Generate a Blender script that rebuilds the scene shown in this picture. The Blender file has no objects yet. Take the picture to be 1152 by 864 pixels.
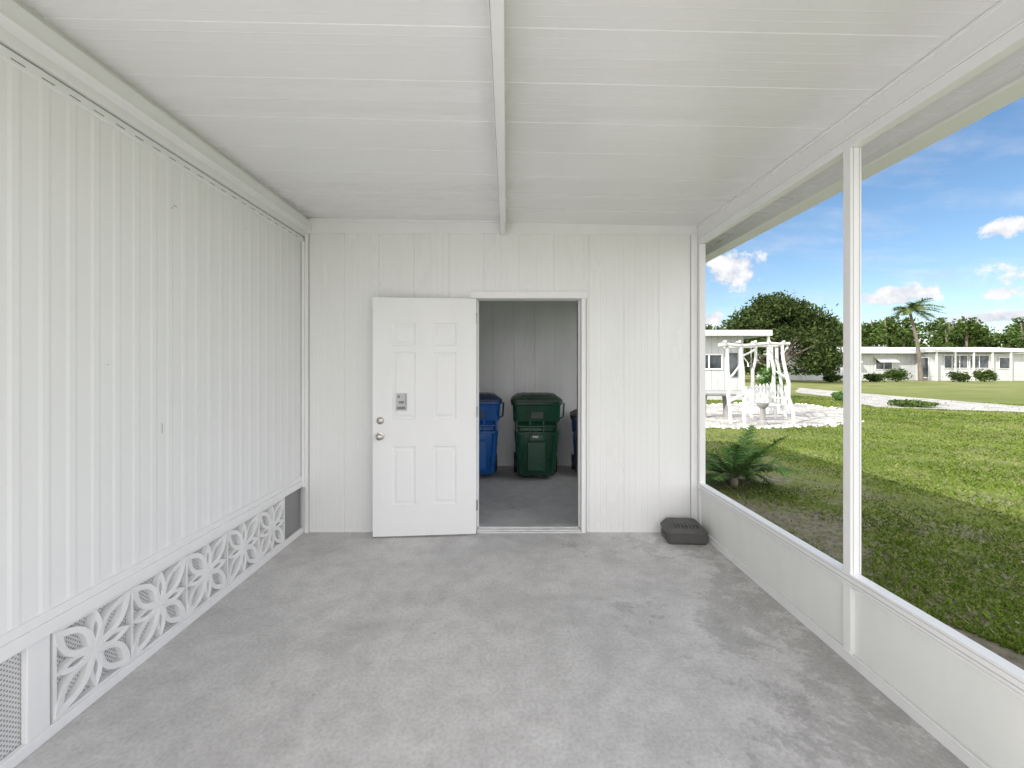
import bpy, math, random
import numpy as np
from mathutils import Vector, Matrix
random.seed(7); rng=np.random.default_rng(7)
S=bpy.context.scene
S.view_settings.view_transform='Standard'; S.view_settings.look='None'; S.view_settings.exposure=0
CAMZ=1.44; F=480.0; GZ=-0.10
def G(px,py,z=GZ+0.004):
    s=(py-413)/(CAMZ-GZ); Y=F/s; return ((px-570)/s, Y, z)

# ---------------------------------------------------------------- materials
def newmat(name):
    m=bpy.data.materials.new(name); m.use_nodes=True
    nt=m.node_tree; b=nt.nodes['Principled BSDF']; return m,nt,b
def N(nt,t,**kw):
    n=nt.nodes.new(t)
    for k,v in kw.items():
        if k in n.inputs: n.inputs[k].default_value=v
        else: setattr(n,k,v)
    return n
def ramp(nt,src,stops):
    r=nt.nodes.new('ShaderNodeValToRGB'); e=r.color_ramp.elements
    while len(e)<len(stops): e.new(0.5)
    for i,(p,c) in enumerate(stops):
        e[i].position=p; e[i].color=(c[0],c[1],c[2],1) if isinstance(c,tuple) else (c,c,c,1)
    nt.links.new(src,r.inputs[0]); return r
def coords(nt,scale=(1,1,1)):
    tc=nt.nodes.new('ShaderNodeTexCoord'); mp=nt.nodes.new('ShaderNodeMapping')
    mp.inputs['Scale'].default_value=scale
    nt.links.new(tc.outputs['Object'],mp.inputs[0]); return mp.outputs[0]
def mixc(nt,fac,a,b,mode='MIX'):
    m=nt.nodes.new('ShaderNodeMix'); m.data_type='RGBA'; m.blend_type=mode
    for s,v in ((0,fac),(6,a),(7,b)):
        if hasattr(v,'links') or hasattr(v,'is_output'): nt.links.new(v,m.inputs[s])
        else: m.inputs[s].default_value = v if s==0 else (v[0],v[1],v[2],1)
    return m.outputs[2]
def painted(name,col,rough=0.4,var=0.06,nscale=(3,3,1.2),bump=0.02,spec=0.5,metal=0):
    m,nt,b=newmat(name)
    c=coords(nt,nscale)
    n=N(nt,'ShaderNodeTexNoise',Scale=2.0,Detail=6.0,Roughness=0.6); nt.links.new(c,n.inputs['Vector'])
    d=tuple(x*(1-var*2) for x in col); l=tuple(min(1,x*(1+var*.5)) for x in col)
    r=ramp(nt,n.outputs[0],[(0.3,d),(0.55,col),(0.75,l)])
    nt.links.new(r.outputs[0],b.inputs['Base Color'])
    rr=ramp(nt,n.outputs[0],[(0.3,min(1,rough+.12)),(0.7,max(0.02,rough-.06))]); nt.links.new(rr.outputs[0],b.inputs['Roughness'])
    b.inputs['Specular IOR Level'].default_value=spec; b.inputs['Metallic'].default_value=metal
    if bump:
        n2=N(nt,'ShaderNodeTexNoise',Scale=25.0,Detail=3.0); nt.links.new(coords(nt),n2.inputs['Vector'])
        bp=N(nt,'ShaderNodeBump',Strength=bump*4,Distance=0.004); nt.links.new(n2.outputs[0],bp.inputs['Height'])
        nt.links.new(bp.outputs[0],b.inputs['Normal'])
    return m
M_white=painted('white_painted_aluminum',(0.88,0.88,0.875),0.42,0.02)
M_trim=painted('white_trim_paint',(0.90,0.90,0.90),0.35,0.012)
M_siding=painted('white_siding_paint',(0.895,0.895,0.90),0.42,0.012,(2,2,.6),0)
M_back=painted('white_panel_paint',(0.89,0.89,0.882),0.2,0.015,(2,2,.5),0.01)
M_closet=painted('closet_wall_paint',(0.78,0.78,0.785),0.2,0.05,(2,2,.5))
M_kick=painted('kick_panel_paint',(0.85,0.86,0.835),0.4,0.02)
M_door=painted('door_paint',(0.90,0.90,0.905),0.38,0.01,bump=0.01)
M_alu=painted('aluminum',(0.8,0.8,0.8),0.35,0.08,metal=.5)
M_nickel=painted('satin_nickel',(0.5,0.48,0.45),0.25,0.03,metal=1,bump=0)
M_green=painted('green_plastic',(0.012,0.075,0.042),0.28,0.15)
M_green2=painted('green_lid_plastic',(0.04,0.075,0.05),0.4,0.2)
M_blue=painted('blue_plastic',(0.012,0.12,0.43),0.3,0.12)
M_navy=painted('navy_plastic',(0.025,0.045,0.11),0.35,0.12)
M_black=painted('black_rubber',(0.02,0.02,0.02),0.55,0.1)
M_bait=painted('dark_gray_plastic',(0.10,0.098,0.095),0.5,0.15)
M_log=painted('white_painted_logs',(0.68,0.68,0.67),0.6,0.08)
M_label=painted('label_gray',(0.55,0.56,0.57),0.4,0.05)
M_mid=painted('mid_gray_plastic',(0.22,0.23,0.24),0.4,0.08)
M_seam=painted('gap_shade_and_line_gray',(0.50,0.50,0.50),0.6,0.1)  # gray for painted gap shade and thin edge lines
M_hw=painted('house_white',(0.60,0.61,0.62),0.5,0.06)
M_roofw=painted('house_roof_white',(0.70,0.70,0.68),0.5,0.05)
M_gray=painted('gray_stone',(0.3,0.29,0.28),0.8,0.15)
M_block=painted('breeze_block_white',(0.87,0.87,0.865),0.6,0.04)
def glassmat():
    m,nt,b=newmat('window_glass'); b.inputs['Roughness'].default_value=0.08
    n=N(nt,'ShaderNodeTexNoise',Scale=1.2); nt.links.new(coords(nt),n.inputs['Vector'])
    r=ramp(nt,n.outputs[0],[(0.4,(0.02,0.03,0.035)),(0.65,(0.12,0.13,0.14))]); nt.links.new(r.outputs[0],b.inputs['Base Color'])
    return m
M_glass=glassmat()

def ceilmat():
    m,nt,b=newmat('ceiling_pan_paint')
    c=coords(nt); sx=nt.nodes.new('ShaderNodeSeparateXYZ'); nt.links.new(c,sx.inputs[0])
    def mt(op,a,bv):
        k=nt.nodes.new('ShaderNodeMath'); k.operation=op; nt.links.new(a,k.inputs[0]); k.inputs[1].default_value=bv; return k.outputs[0]
    fy=nt.nodes.new('ShaderNodeMath'); fy.operation='FLOOR'; nt.links.new(mt('DIVIDE',mt('ADD',sx.outputs[1],.6),.1016),fy.inputs[0])
    fx=nt.nodes.new('ShaderNodeMath'); fx.operation='GREATER_THAN'; nt.links.new(sx.outputs[0],fx.inputs[0]); fx.inputs[1].default_value=-.03
    cb=nt.nodes.new('ShaderNodeCombineXYZ'); nt.links.new(fy.outputs[0],cb.inputs[0]); nt.links.new(fx.outputs[0],cb.inputs[1])
    wn=nt.nodes.new('ShaderNodeTexWhiteNoise'); wn.noise_dimensions='2D'; nt.links.new(cb.outputs[0],wn.inputs['Vector'])
    n=N(nt,'ShaderNodeTexNoise',Scale=1.2,Detail=3.0); nt.links.new(c,n.inputs['Vector'])
    r=ramp(nt,wn.outputs['Value'],[(0.0,(0.86,0.856,0.848)),(1.0,(0.89,0.89,0.885))])
    f=ramp(nt,n.outputs[0],[(0.35,0.975),(0.65,1.0)]).outputs[0]
    nt.links.new(mixc(nt,1.0,r.outputs[0],f,'MULTIPLY'),b.inputs['Base Color'])
    rr=ramp(nt,wn.outputs['Value'],[(0.0,0.34),(1.0,0.16)]); nt.links.new(rr.outputs[0],b.inputs['Roughness'])
    return m
M_ceil=ceilmat()
def concmat(name,base,dark,lite):
    m,nt,b=newmat(name)
    c=coords(nt)
    n1=N(nt,'ShaderNodeTexNoise',Scale=0.9,Detail=9.0,Roughness=.62,Distortion=0.6); nt.links.new(c,n1.inputs['Vector'])
    n2=N(nt,'ShaderNodeTexNoise',Scale=7.0,Detail=8.0,Roughness=.7); nt.links.new(c,n2.inputs['Vector'])
    n3=N(nt,'ShaderNodeTexNoise',Scale=2.3,Detail=11.0,Roughness=.78,Distortion=.2)
    c3=coords(nt); ad=nt.nodes.new('ShaderNodeVectorMath'); ad.inputs[1].default_value=(11.3,4.1,2); nt.links.new(c3,ad.inputs[0]); nt.links.new(ad.outputs[0],n3.inputs['Vector'])
    n5=N(nt,'ShaderNodeTexNoise',Scale=2.6,Detail=8.0,Roughness=.66,Distortion=1.2); nt.links.new(ad.outputs[0],n5.inputs['Vector'])
    a=ramp(nt,n1.outputs[0],[(0.3,dark),(0.48,base),(0.7,lite)]).outputs[0]
    f5=ramp(nt,n5.outputs[0],[(0.35,0.93),(0.5,1.0),(0.65,1.05)]).outputs[0]
    a=mixc(nt,1.0,a,f5,'MULTIPLY')
    f2=ramp(nt,n2.outputs[0],[(0.3,0.84),(0.6,1.04)]).outputs[0]
    a=mixc(nt,1.0,a,f2,'MULTIPLY')
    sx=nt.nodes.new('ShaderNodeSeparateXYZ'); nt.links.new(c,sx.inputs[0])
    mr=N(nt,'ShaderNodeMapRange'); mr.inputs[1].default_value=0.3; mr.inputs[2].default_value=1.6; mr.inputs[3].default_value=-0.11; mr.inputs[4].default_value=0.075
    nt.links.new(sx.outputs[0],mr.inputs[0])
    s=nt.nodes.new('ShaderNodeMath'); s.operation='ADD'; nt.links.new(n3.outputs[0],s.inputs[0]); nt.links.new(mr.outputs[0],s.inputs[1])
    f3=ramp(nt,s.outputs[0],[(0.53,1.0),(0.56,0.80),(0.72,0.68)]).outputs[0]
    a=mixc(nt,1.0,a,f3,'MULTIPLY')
    n4=N(nt,'ShaderNodeTexNoise',Scale=60.0,Detail=3.0); nt.links.new(c,n4.inputs['Vector'])
    f4=ramp(nt,n4.outputs[0],[(0.3,0.86),(0.6,1.03)]).outputs[0]
    a=mixc(nt,1.0,a,f4,'MULTIPLY')
    v=N(nt,'ShaderNodeTexVoronoi',Scale=4.0); nt.links.new(c,v.inputs['Vector'])
    f6=ramp(nt,v.outputs['Distance'],[(0.02,0.6),(0.045,1.0)]).outputs[0]
    a=mixc(nt,0.7,a,f6,'MULTIPLY')
    nt.links.new(a,b.inputs['Base Color'])
    rr=ramp(nt,n2.outputs[0],[(0.3,0.6),(0.7,0.85)]); nt.links.new(rr.outputs[0],b.inputs['Roughness'])
    bp=N(nt,'ShaderNodeBump',Strength=0.25,Distance=0.004); nt.links.new(n4.outputs[0],bp.inputs['Height']); nt.links.new(bp.outputs[0],b.inputs['Normal'])
    return m
M_conc=concmat('concrete',(0.59,0.577,0.575),(0.49,0.478,0.48),(0.69,0.677,0.672))
M_bounce_drive=concmat('bounce_driveway_concrete',(0.72,0.71,0.69),(0.62,0.61,0.59),(0.78,0.77,0.75))

def meshmat():
    m,nt,b=newmat('perforated_metal')
    c=coords(nt); sx=nt.nodes.new('ShaderNodeSeparateXYZ'); nt.links.new(c,sx.inputs[0])
    def tri(o):
        a=nt.nodes.new('ShaderNodeMath'); a.operation='MULTIPLY'; a.inputs[1].default_value=2*math.pi/0.018; nt.links.new(o,a.inputs[0])
        s=nt.nodes.new('ShaderNodeMath'); s.operation='SINE'; nt.links.new(a.outputs[0],s.inputs[0]); return s.outputs[0]
    p=nt.nodes.new('ShaderNodeMath'); p.operation='MULTIPLY'
    nt.links.new(tri(sx.outputs[1]),p.inputs[0]); nt.links.new(tri(sx.outputs[2]),p.inputs[1])
    r=ramp(nt,p.outputs[0],[(0.3,(0.66,0.66,0.66)),(0.5,(0.24,0.24,0.24))])
    far=N(nt,'ShaderNodeMapRange'); far.inputs[1].default_value=3.36; far.inputs[2].default_value=3.42; far.inputs[3].default_value=1; far.inputs[4].default_value=.5
    nt.links.new(sx.outputs[1],far.inputs[0])
    nt.links.new(mixc(nt,1.0,r.outputs[0],far.outputs[0],'MULTIPLY'),b.inputs['Base Color']); b.inputs['Roughness'].default_value=.5
    return m
M_mesh=meshmat()

def grassmat():
    m,nt,b=newmat('lawn_soil_grass')
    c=coords(nt)
    n1=N(nt,'ShaderNodeTexNoise',Scale=0.35,Detail=8.0,Roughness=.65); nt.links.new(c,n1.inputs['Vector'])
    n2=N(nt,'ShaderNodeTexNoise',Scale=9.0,Detail=8.0,Roughness=.75); nt.links.new(c,n2.inputs['Vector'])
    a=ramp(nt,n1.outputs[0],[(0.35,(0.11,0.17,0.025)),(0.55,(0.15,0.21,0.035)),(0.75,(0.22,0.24,0.075))]).outputs[0]
    soil=ramp(nt,n2.outputs[0],[(0.35,(0.075,0.08,0.03)),(0.65,(0.23,0.22,0.11))]).outputs[0]
    a=mixc(nt,0.5,a,soil)
    sx=nt.nodes.new('ShaderNodeSeparateXYZ'); nt.links.new(c,sx.inputs[0])
    mr=N(nt,'ShaderNodeMapRange'); mr.inputs[1].default_value=1.7; mr.inputs[2].default_value=5.0; mr.inputs[3].default_value=.2; mr.inputs[4].default_value=-0.08
    nt.links.new(sx.outputs[0],mr.inputs[0])
    n3=N(nt,'ShaderNodeTexNoise',Scale=1.3,Detail=9.0,Roughness=.7); nt.links.new(c,n3.inputs['Vector'])
    s=nt.nodes.new('ShaderNodeMath'); s.operation='ADD'; nt.links.new(n3.outputs[0],s.inputs[0]); nt.links.new(mr.outputs[0],s.inputs[1])
    fd=ramp(nt,s.outputs[0],[(0.47,0.0),(0.62,0.9)]).outputs[0]
    dirt=ramp(nt,n2.outputs[0],[(0.3,(0.10,0.088,0.066)),(0.7,(0.29,0.26,0.21))]).outputs[0]
    a=mixc(nt,fd,a,dirt)
    mf=N(nt,'ShaderNodeMapRange'); mf.inputs[1].default_value=20; mf.inputs[2].default_value=34; mf.inputs[3].default_value=0; mf.inputs[4].default_value=.65
    nt.links.new(sx.outputs[1],mf.inputs[0])
    fieldc=ramp(nt,n1.outputs[0],[(0.4,(0.16,0.20,0.06)),(0.6,(0.28,0.27,0.13))]).outputs[0]
    a=mixc(nt,mf.outputs[0],a,fieldc)
    nt.links.new(a,b.inputs['Base Color']); b.inputs['Roughness'].default_value=.9; b.inputs['Specular IOR Level'].default_value=.1
    bp=N(nt,'ShaderNodeBump',Strength=0.6,Distance=0.03); nt.links.new(n2.outputs[0],bp.inputs['Height']); nt.links.new(bp.outputs[0],b.inputs['Normal'])
    return m
M_ground=grassmat()
def leafmat(name,c1,c2,c3,trans=0.3):
    m=bpy.data.materials.new(name); m.use_nodes=True; nt=m.node_tree; nt.nodes.clear()
    at=nt.nodes.new('ShaderNodeAttribute'); at.attribute_name='var'
    r=ramp(nt,at.outputs['Fac'],[(0.0,c1),(0.5,c2),(1.0,c3)])
    n=N(nt,'ShaderNodeTexNoise',Scale=0.6,Detail=4.0); nt.links.new(coords(nt),n.inputs['Vector'])
    f=ramp(nt,n.outputs[0],[(0.35,0.75),(0.65,1.15)]).outputs[0]
    col=mixc(nt,1.0,r.outputs[0],f,'MULTIPLY')
    d=nt.nodes.new('ShaderNodeBsdfDiffuse'); t=nt.nodes.new('ShaderNodeBsdfTranslucent'); mx=nt.nodes.new('ShaderNodeMixShader'); mx.inputs[0].default_value=trans
    o=nt.nodes.new('ShaderNodeOutputMaterial')
    nt.links.new(col,d.inputs[0]); nt.links.new(col,t.inputs[0]); nt.links.new(d.outputs[0],mx.inputs[1]); nt.links.new(t.outputs[0],mx.inputs[2]); nt.links.new(mx.outputs[0],o.inputs[0])
    return m
M_blade=leafmat('grass_blades',(0.08,0.125,0.016),(0.15,0.23,0.032),(0.32,0.32,0.12),0.3)
M_oak=leafmat('oak_leaves',(0.03,0.05,0.018),(0.055,0.085,0.027),(0.10,0.13,0.045),0.2)
M_far=leafmat('distant_leaves',(0.045,0.08,0.022),(0.08,0.13,0.035),(0.13,0.18,0.05),0.25)
M_palm=leafmat('palm_fronds',(0.07,0.12,0.03),(0.12,0.18,0.05),(0.2,0.25,0.09),0.3)
M_sago=leafmat('sago_fronds',(0.06,0.14,0.035),(0.11,0.23,0.06),(0.19,0.31,0.10),0.25)
M_bark=painted('bark',(0.20,0.17,0.14),0.9,0.2,(4,4,1),0.1)
def gravmat(name,k):
    m,nt,b=newmat(name); c=coords(nt)
    v=N(nt,'ShaderNodeTexVoronoi',Scale=18.0); nt.links.new(c,v.inputs['Vector'])
    n=N(nt,'ShaderNodeTexNoise',Scale=1.6,Detail=9.0,Roughness=.7); nt.links.new(c,n.inputs['Vector'])
    a=ramp(nt,v.outputs['Distance'],[(0.1,(0.74*k,0.73*k,0.70*k)),(0.7,(0.40*k,0.38*k,0.35*k))]).outputs[0]
    f=ramp(nt,n.outputs[0],[(0.35,0.55),(0.55,1.0)]).outputs[0]
    nt.links.new(mixc(nt,1.0,a,f,'MULTIPLY'),b.inputs['Base Color']); b.inputs['Roughness'].default_value=.9
    bp=N(nt,'ShaderNodeBump',Strength=.8,Distance=.03); nt.links.new(v.outputs['Distance'],bp.inputs['Height']); nt.links.new(bp.outputs[0],b.inputs['Normal'])
    return m
M_grav=gravmat('white_shell_gravel',.95); M_road=gravmat('pale_road_gravel',.9)

# ---------------------------------------------------------------- mesh helpers
def empty(name,loc=(0,0,0)):
    o=bpy.data.objects.new(name,None); o.location=loc; S.collection.objects.link(o); return o
class MB:
    def __init__(s): s.v=[]; s.f=[]; s.m=[]
    def add(s,vs,fs,mi=0):
        k=len(s.v); s.v+= [tuple(p) for p in vs]; s.f+=[tuple(i+k for i in f) for f in fs]; s.m+=[mi]*len(fs)
    def box(s,a,b,mi=0,M=None):
        x0,y0,z0=a; x1,y1,z1=b
        vs=[(x0,y0,z0),(x1,y0,z0),(x1,y1,z0),(x0,y1,z0),(x0,y0,z1),(x1,y0,z1),(x1,y1,z1),(x0,y1,z1)]
        if M: vs=[M@Vector(p) for p in vs]
        s.add(vs,[(0,3,2,1),(4,5,6,7),(0,1,5,4),(1,2,6,5),(2,3,7,6),(3,0,4,7)],mi)
    def tube(s,pts,rad,n=8,mi=0,cap=True):
        pts=[Vector(p) for p in pts]; L=len(pts)
        if not hasattr(rad,'__len__'): rad=[rad]*L
        vs=[]
        up=Vector((0,0,1)); pu=None
        for i,p in enumerate(pts):
            d=(pts[min(i+1,L-1)]-pts[max(i-1,0)]).normalized()
            if pu is None:
                a=d.cross(up) if abs(d.z)<.95 else d.cross(Vector((1,0,0)))
            else: a=pu-d*pu.dot(d)
            a.normalize(); pu=a; b=d.cross(a)
            for j in range(n):
                t=2*math.pi*j/n; vs.append(p+(a*math.cos(t)+b*math.sin(t))*rad[i])
        fs=[(i*n+j,i*n+(j+1)%n,(i+1)*n+(j+1)%n,(i+1)*n+j) for i in range(L-1) for j in range(n)]
        if cap: fs+=[tuple(reversed(range(n))),tuple((L-1)*n+j for j in range(n))]
        s.add(vs,fs,mi)
    def loft(s,secs,n=6,mi=0,cap=True):
        vs=[];per=4*n
        for z,cx,cy,hw,hd,r in secs:
            for q,(sx,sy) in enumerate(((1,1),(-1,1),(-1,-1),(1,-1))):
                for j in range(n):
                    t=math.pi/2*(q+j/(n-1)); vs.append((cx+sx*(hw-r)+r*math.cos(t),cy+sy*(hd-r)+r*math.sin(t),z))
        fs=[(i*per+j,i*per+(j+1)%per,(i+1)*per+(j+1)%per,(i+1)*per+j) for i in range(len(secs)-1) for j in range(per)]
        if cap: fs+=[tuple(reversed(range(per))),tuple((len(secs)-1)*per+j for j in range(per))]
        s.add(vs,fs,mi)
    def build(s,name,mats,parent=None,bevel=0,smooth=False,seg=2):
        me=bpy.data.meshes.new(name); me.from_pydata(s.v,[],s.f)
        for m in mats: me.materials.append(m)
        me.polygons.foreach_set('material_index',s.m); 
        if smooth: me.polygons.foreach_set('use_smooth',[True]*len(s.f))
        me.update(); o=bpy.data.objects.new(name,me); S.collection.objects.link(o)
        if parent: o.parent=parent
        if bevel:
            b=o.modifiers.new('b','BEVEL'); b.width=bevel; b.segments=seg; b.limit_method='ANGLE'; b.angle_limit=math.radians(40)
        if smooth:
            o.modifiers.new('e','EDGE_SPLIT').split_angle=math.radians(40)
        return o
def boxo(name,a,b,mat,parent=None,bevel=0.003):
    m=MB(); m.box(a,b); return m.build(name,[mat],parent,bevel)
def fast(name,V,k,mats,var=None,parent=None):
    V=np.asarray(V,dtype=np.float32).reshape(-1,3); n=len(V)//k
    me=bpy.data.meshes.new(name); me.vertices.add(len(V)); me.vertices.foreach_set('co',V.ravel())
    me.loops.add(len(V)); me.loops.foreach_set('vertex_index',np.arange(len(V),dtype=np.int32))
    me.polygons.add(n); me.polygons.foreach_set('loop_start',np.arange(0,len(V),k,dtype=np.int32))
    for m in mats: me.materials.append(m)
    if var is not None:
        a=me.attributes.new('var','FLOAT','POINT'); a.data.foreach_set('value',np.repeat(var.astype(np.float32),k))
    me.update(); o=bpy.data.objects.new(name,me); S.collection.objects.link(o)
    if parent: o.parent=parent
    return o

# ---------------------------------------------------------------- dimensions
YB=3.72; XL=-1.78; XR=1.66; Y0=-0.6; YH0=0.45; YE=6.45; XE=2.10  # unseen roof front and house end cut short to let sun onto the floor
def cz(x): return 2.735-(x+1.75)*0.0205
m=MB(); m.box((XL-0.15,Y0-0.3,-0.25),(XR+0.12,YE,0.0)); m.build('concrete_floor',[M_conc],bevel=.006)
boxo('bounce_driveway',(-5.5,-16,GZ-.1),(3.2,Y0-.3-.004,GZ+.02),M_bounce_drive)  # unseen pale slab added behind the camera to bounce sunlight inside

# ---------------------------------------------------------------- roof
roof=empty('patio_roof')
m=MB()
pitch=0.0508
y=Y0; prof=[]; i=0
while y<YE+.2:
    big=(i%6==0)
    w=0.0035 if big else .003
    prof+=[(y,0),(y+pitch-2*w,0),(y+pitch-w,.003 if big else -.0006)]
    y+=pitch; i+=1
x0,x1=-1.80,XE-.03
vs=[]
for (yy,d) in prof: vs+=[(x0,yy,cz(x0)+d),(x1,yy,cz(x1)+d)]
fs=[(2*i,2*i+1,2*i+3,2*i+2) for i in range(len(prof)-1)]
m.add(vs,fs); m.build('ceiling_panel',[M_ceil],roof)
m=MB(); a=[(x0-2.9,Y0-.05,2.86),(XE,Y0-.05,2.75),(XE,YE+.25,2.75),(x0-2.9,YE+.25,2.86)]
b=[(p[0],p[1],p[2]+.03) for p in a]; m.add(a+b,[(0,1,2,3),(7,6,5,4),(0,4,5,1),(1,5,6,2),(2,6,7,3),(3,7,4,0)]); m.build('roof_top_panel',[M_white],roof)
boxo('front_fascia',(XL,Y0-.05-.03,2.68),(XE,Y0-.052,2.80),M_trim,roof)
m=MB(); m.box((-.052,Y0,2.595),(-.018,YB-.004,cz(-.06)+.01)); m.box((-.058,Y0,2.589),(-.008,YB-.006,2.5965)); m.build('center_beam',[M_trim],roof,.002)
m=MB(); m.box((-.017,Y0,2.690),(-.012,YB-.03,2.703)); m.box((-.056,Y0,2.5885),(-.0525,YB-.02,2.5888)); m.build('beam_edge_lines',[M_seam],roof)  # thin gray lines along the beam edges
m=MB(); m.box((XR,Y0,2.555),(XR+.055,YB+.02,cz(XR)+.01)); m.box((XR-.006,Y0,2.552),(XR+.061,YB-.001,2.566)); m.box((XR-.012,Y0,2.650),(XR,YB-.002,2.664))
m.build('header_beam',[M_trim],roof,.002)
m=MB(); m.box((XE-.03,Y0-.05,2.60),(XE+.0,YE+.2,2.748)); m.box((XE-.05,Y0-.05,2.585),(XE+.09,YE+.2,2.60)); m.box((XE+.075,Y0-.05,2.60),(XE+.09,YE+.2,2.70))
m.build('gutter',[M_trim],roof,.003)

# ---------------------------------------------------------------- house wall on the left
hw=empty('mobile_home_siding_wall')
def corr(u0,u1,pitch,ridge,depth,slope):
    out=[];u=u0
    while u<u1:
        out+=[(u,0),(min(u+pitch-ridge-2*slope,u1),0),(min(u+pitch-ridge-slope,u1),depth),(min(u+pitch-slope,u1),depth)]
        u+=pitch
    out.append((u1,0)); return out
P=corr(YH0,YB-.03,0.1016,.022,.0022,.013)
vs=[]
for u,d in P: vs+=[(XL+d,u,.49),(XL+d,u,2.53)]
m=MB(); m.add(vs,[(2*i,2*i+1,2*i+3,2*i+2) for i in range(len(P)-1)]); m.build('corrugated_siding',[M_siding],hw)
m=MB()
m.box((XL-.02,YH0,2.50),(XL-.002,YB,2.86)); m.box((XL-.002,YH0,2.525),(XL+.018,YB-.002,2.565)); m.box((XL-.002,YH0,2.575),(XL+.03,YB-.002,2.622))
m.box((XL-.002,Y0-.0,2.622),(XL+.085,YB-.003,2.70)); m.box((XL-.002,Y0-.0,2.706),(XL+.060,YB-.003,2.74)); m.box((XL+.0,Y0-.0,2.618),(XL+.092,YB-.004,2.630))
m.box((XL-.02,YH0,.41),(XL+.022,YB-.001,.462)); m.box((XL-.02,YH0,.462),(XL+.014,YB-.001,.497))
m.box((XL-.004,YB-.035,.40),(XL+.03,YB-.0015,2.53))
m.build('wall_trim',[M_trim],hw,.002)
m=MB(); m.box((XL,Y0,2.7005),(XL+.066,YB-.004,2.7055)); m.box((XL-.001,YH0,2.5655),(XL+.012,YB-.004,2.5745)); m.box((XL+.001,YB-.041,.50),(XL+.008,YB-.0355,2.52)); m.build('trim_shadow_gaps',[M_seam],hw)  # gray strips put shadow lines between the trims into the colour
boxo('wall_core',(XL-2.9,YH0,.40),(XL-.021,YE,2.85),M_hw,hw)
m=MB()
yy=0.5
while yy<3.6:
    m.box((XL+.018,yy,2.536),(XL+.0205,yy+.045,2.5385)); yy+=.1016
m.build('screw_line',[M_gray],hw)
m=MB()
for (yy,zz,a,b) in ((2.28,2.30,.02,.006),(2.26,2.28,.01,.01),(2.2,1.1,.004,.05),(1.9,1.45,.006,.004),(2.9,2.38,.012,.005)):
    m.box((XL+.001,yy,zz),(XL+.0035,yy+a,zz+b))
m.build('scuff_marks',[M_label],hw)
sk=empty('breeze_block_skirting')
boxo('perforated_sheet',(XL-.025,YH0,.0),(XL-.017,YB-.002,.41),M_mesh,sk,0)
m=MB(); m.box((XL-.014,YH0,.001),(XL+.012,YB-.002,.047)); m.box((XL-.014,1.575,.047),(XL+.010,1.655,.41)); m.build('skirting_rail',[M_trim],sk,.003)
m=MB()
TP=.345; th0,th1=XL-.016,XL+.014
def P3(u,v,d): return (d,u,v)
def loopband(cu,cv,ang,L,W,bw):
    n=14; out=[];inn=[]
    ca,sa=math.cos(ang),math.sin(ang)
    def pt(a,b): return (cu+a*ca-b*sa, cv+a*sa+b*ca)
    ts=[i/n for i in range(n+1)]
    for sgn in (1,-1):
        seq=ts if sgn==1 else ts[::-1][1:-1]
        for t in seq:
            w=W*math.sin(math.pi*t)**.85
            out.append(pt(L*t,sgn*w))
            ti=bw*1.6/L+t*(1-2*bw*1.6/L)
            inn.append(pt(L*ti,sgn*max(0,w-bw*math.sin(math.pi*t)**.3)))
    k=len(out); vs=[P3(*p,th1) for p in out]+[P3(*p,th1-.003) for p in inn]+[P3(*p,th0) for p in out]+[P3(*p,th0) for p in inn]
    fs=[]
    for i in range(k):
        j=(i+1)%k
        fs+=[(i,j,k+j,k+i),(i,2*k+i,2*k+j,j),(k+i,k+j,3*k+j,3*k+i)]
    m.add(vs,fs)
for t in range(5):
    u0=1.665+t*TP; cu=u0+TP/2; cv=.228; h=.175
    m.box((th0,u0+.001,.049),(th1-.004,u0+.014,.405)); 
    m.box((th0,u0+.014,.049),(th1-.004,u0+TP,.064)); m.box((th0,u0+.014,.392),(th1-.004,u0+TP,.405))
    diag=math.hypot(TP/2,h)-.008
    for q in range(4): loopband(cu,cv,math.pi/4+q*math.pi/2,diag,.052,.023)
    for q in range(4): loopband(cu,cv,q*math.pi/2,.165,.028,.018)
m.box((th0,1.665+5*TP,.049),(th1-.004,1.665+5*TP+.014,.405))
m.build('flower_blocks',[M_block],sk)

# ---------------------------------------------------------------- storage room at the back
sh=empty('storage_room')
DX0,DX1,DZ=-.262,.648,2.035
def panelprof(u0,u1):
    out=[(u0,0)]; u=-1.78+.055; k=0
    while u<u1:
        major=(k%6==0); g=.005 if major else .003; d=.0055 if major else (.0020 if (k//6)%3!=1 else .0010)
        if u-g>u0 and u+g*2<u1: out+=[(u-g,0),(u,d),(u+g*.6,d),(u+g*1.6,0)]
        u+=.0508; k+=1
    out.append((u1,0)); return out
def pw(mb,u0,u1,z0,z1,yb,sgn=1):
    P=panelprof(u0,u1); vs=[]
    for u,d in P: vs+=[(u,yb+d*sgn,z0),(u,yb+d*sgn,z1)]
    mb.add(vs,[(2*i,2*i+2,2*i+3,2*i+1) for i in range(len(P)-1)])
m=MB(); pw(m,XL,DX0-.03,0,2.62,YB); pw(m,DX1+.03,XR+.05,0,2.62,YB); pw(m,DX0-.03,DX1+.03,DZ+.03,2.62,YB)
m.build('front_wall_panels',[M_back],sh)
m=MB(); m.box((XL-.1,YB+.013,0),(DX0-.031,YB+.07,2.73)); m.box((DX1+.031,YB+.013,0),(XR+.06,YB+.07,2.73)); m.box((DX0-.031,YB+.013,DZ+.03),(DX1+.031,YB+.07,2.73))
m.build('front_wall_core',[M_closet],sh)
m=MB(); m.box((XL,YB-.012,2.605),(-.06,YB+.012,cz(-.9)+.02)); m.box((-.006,YB-.012,2.592),(XR,YB+.012,2.70)); m.box((XL,YB-.03,2.695),(XR,YB-.0125,2.73)); m.build('wall_flashing',[M_trim],sh,.002)
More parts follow.
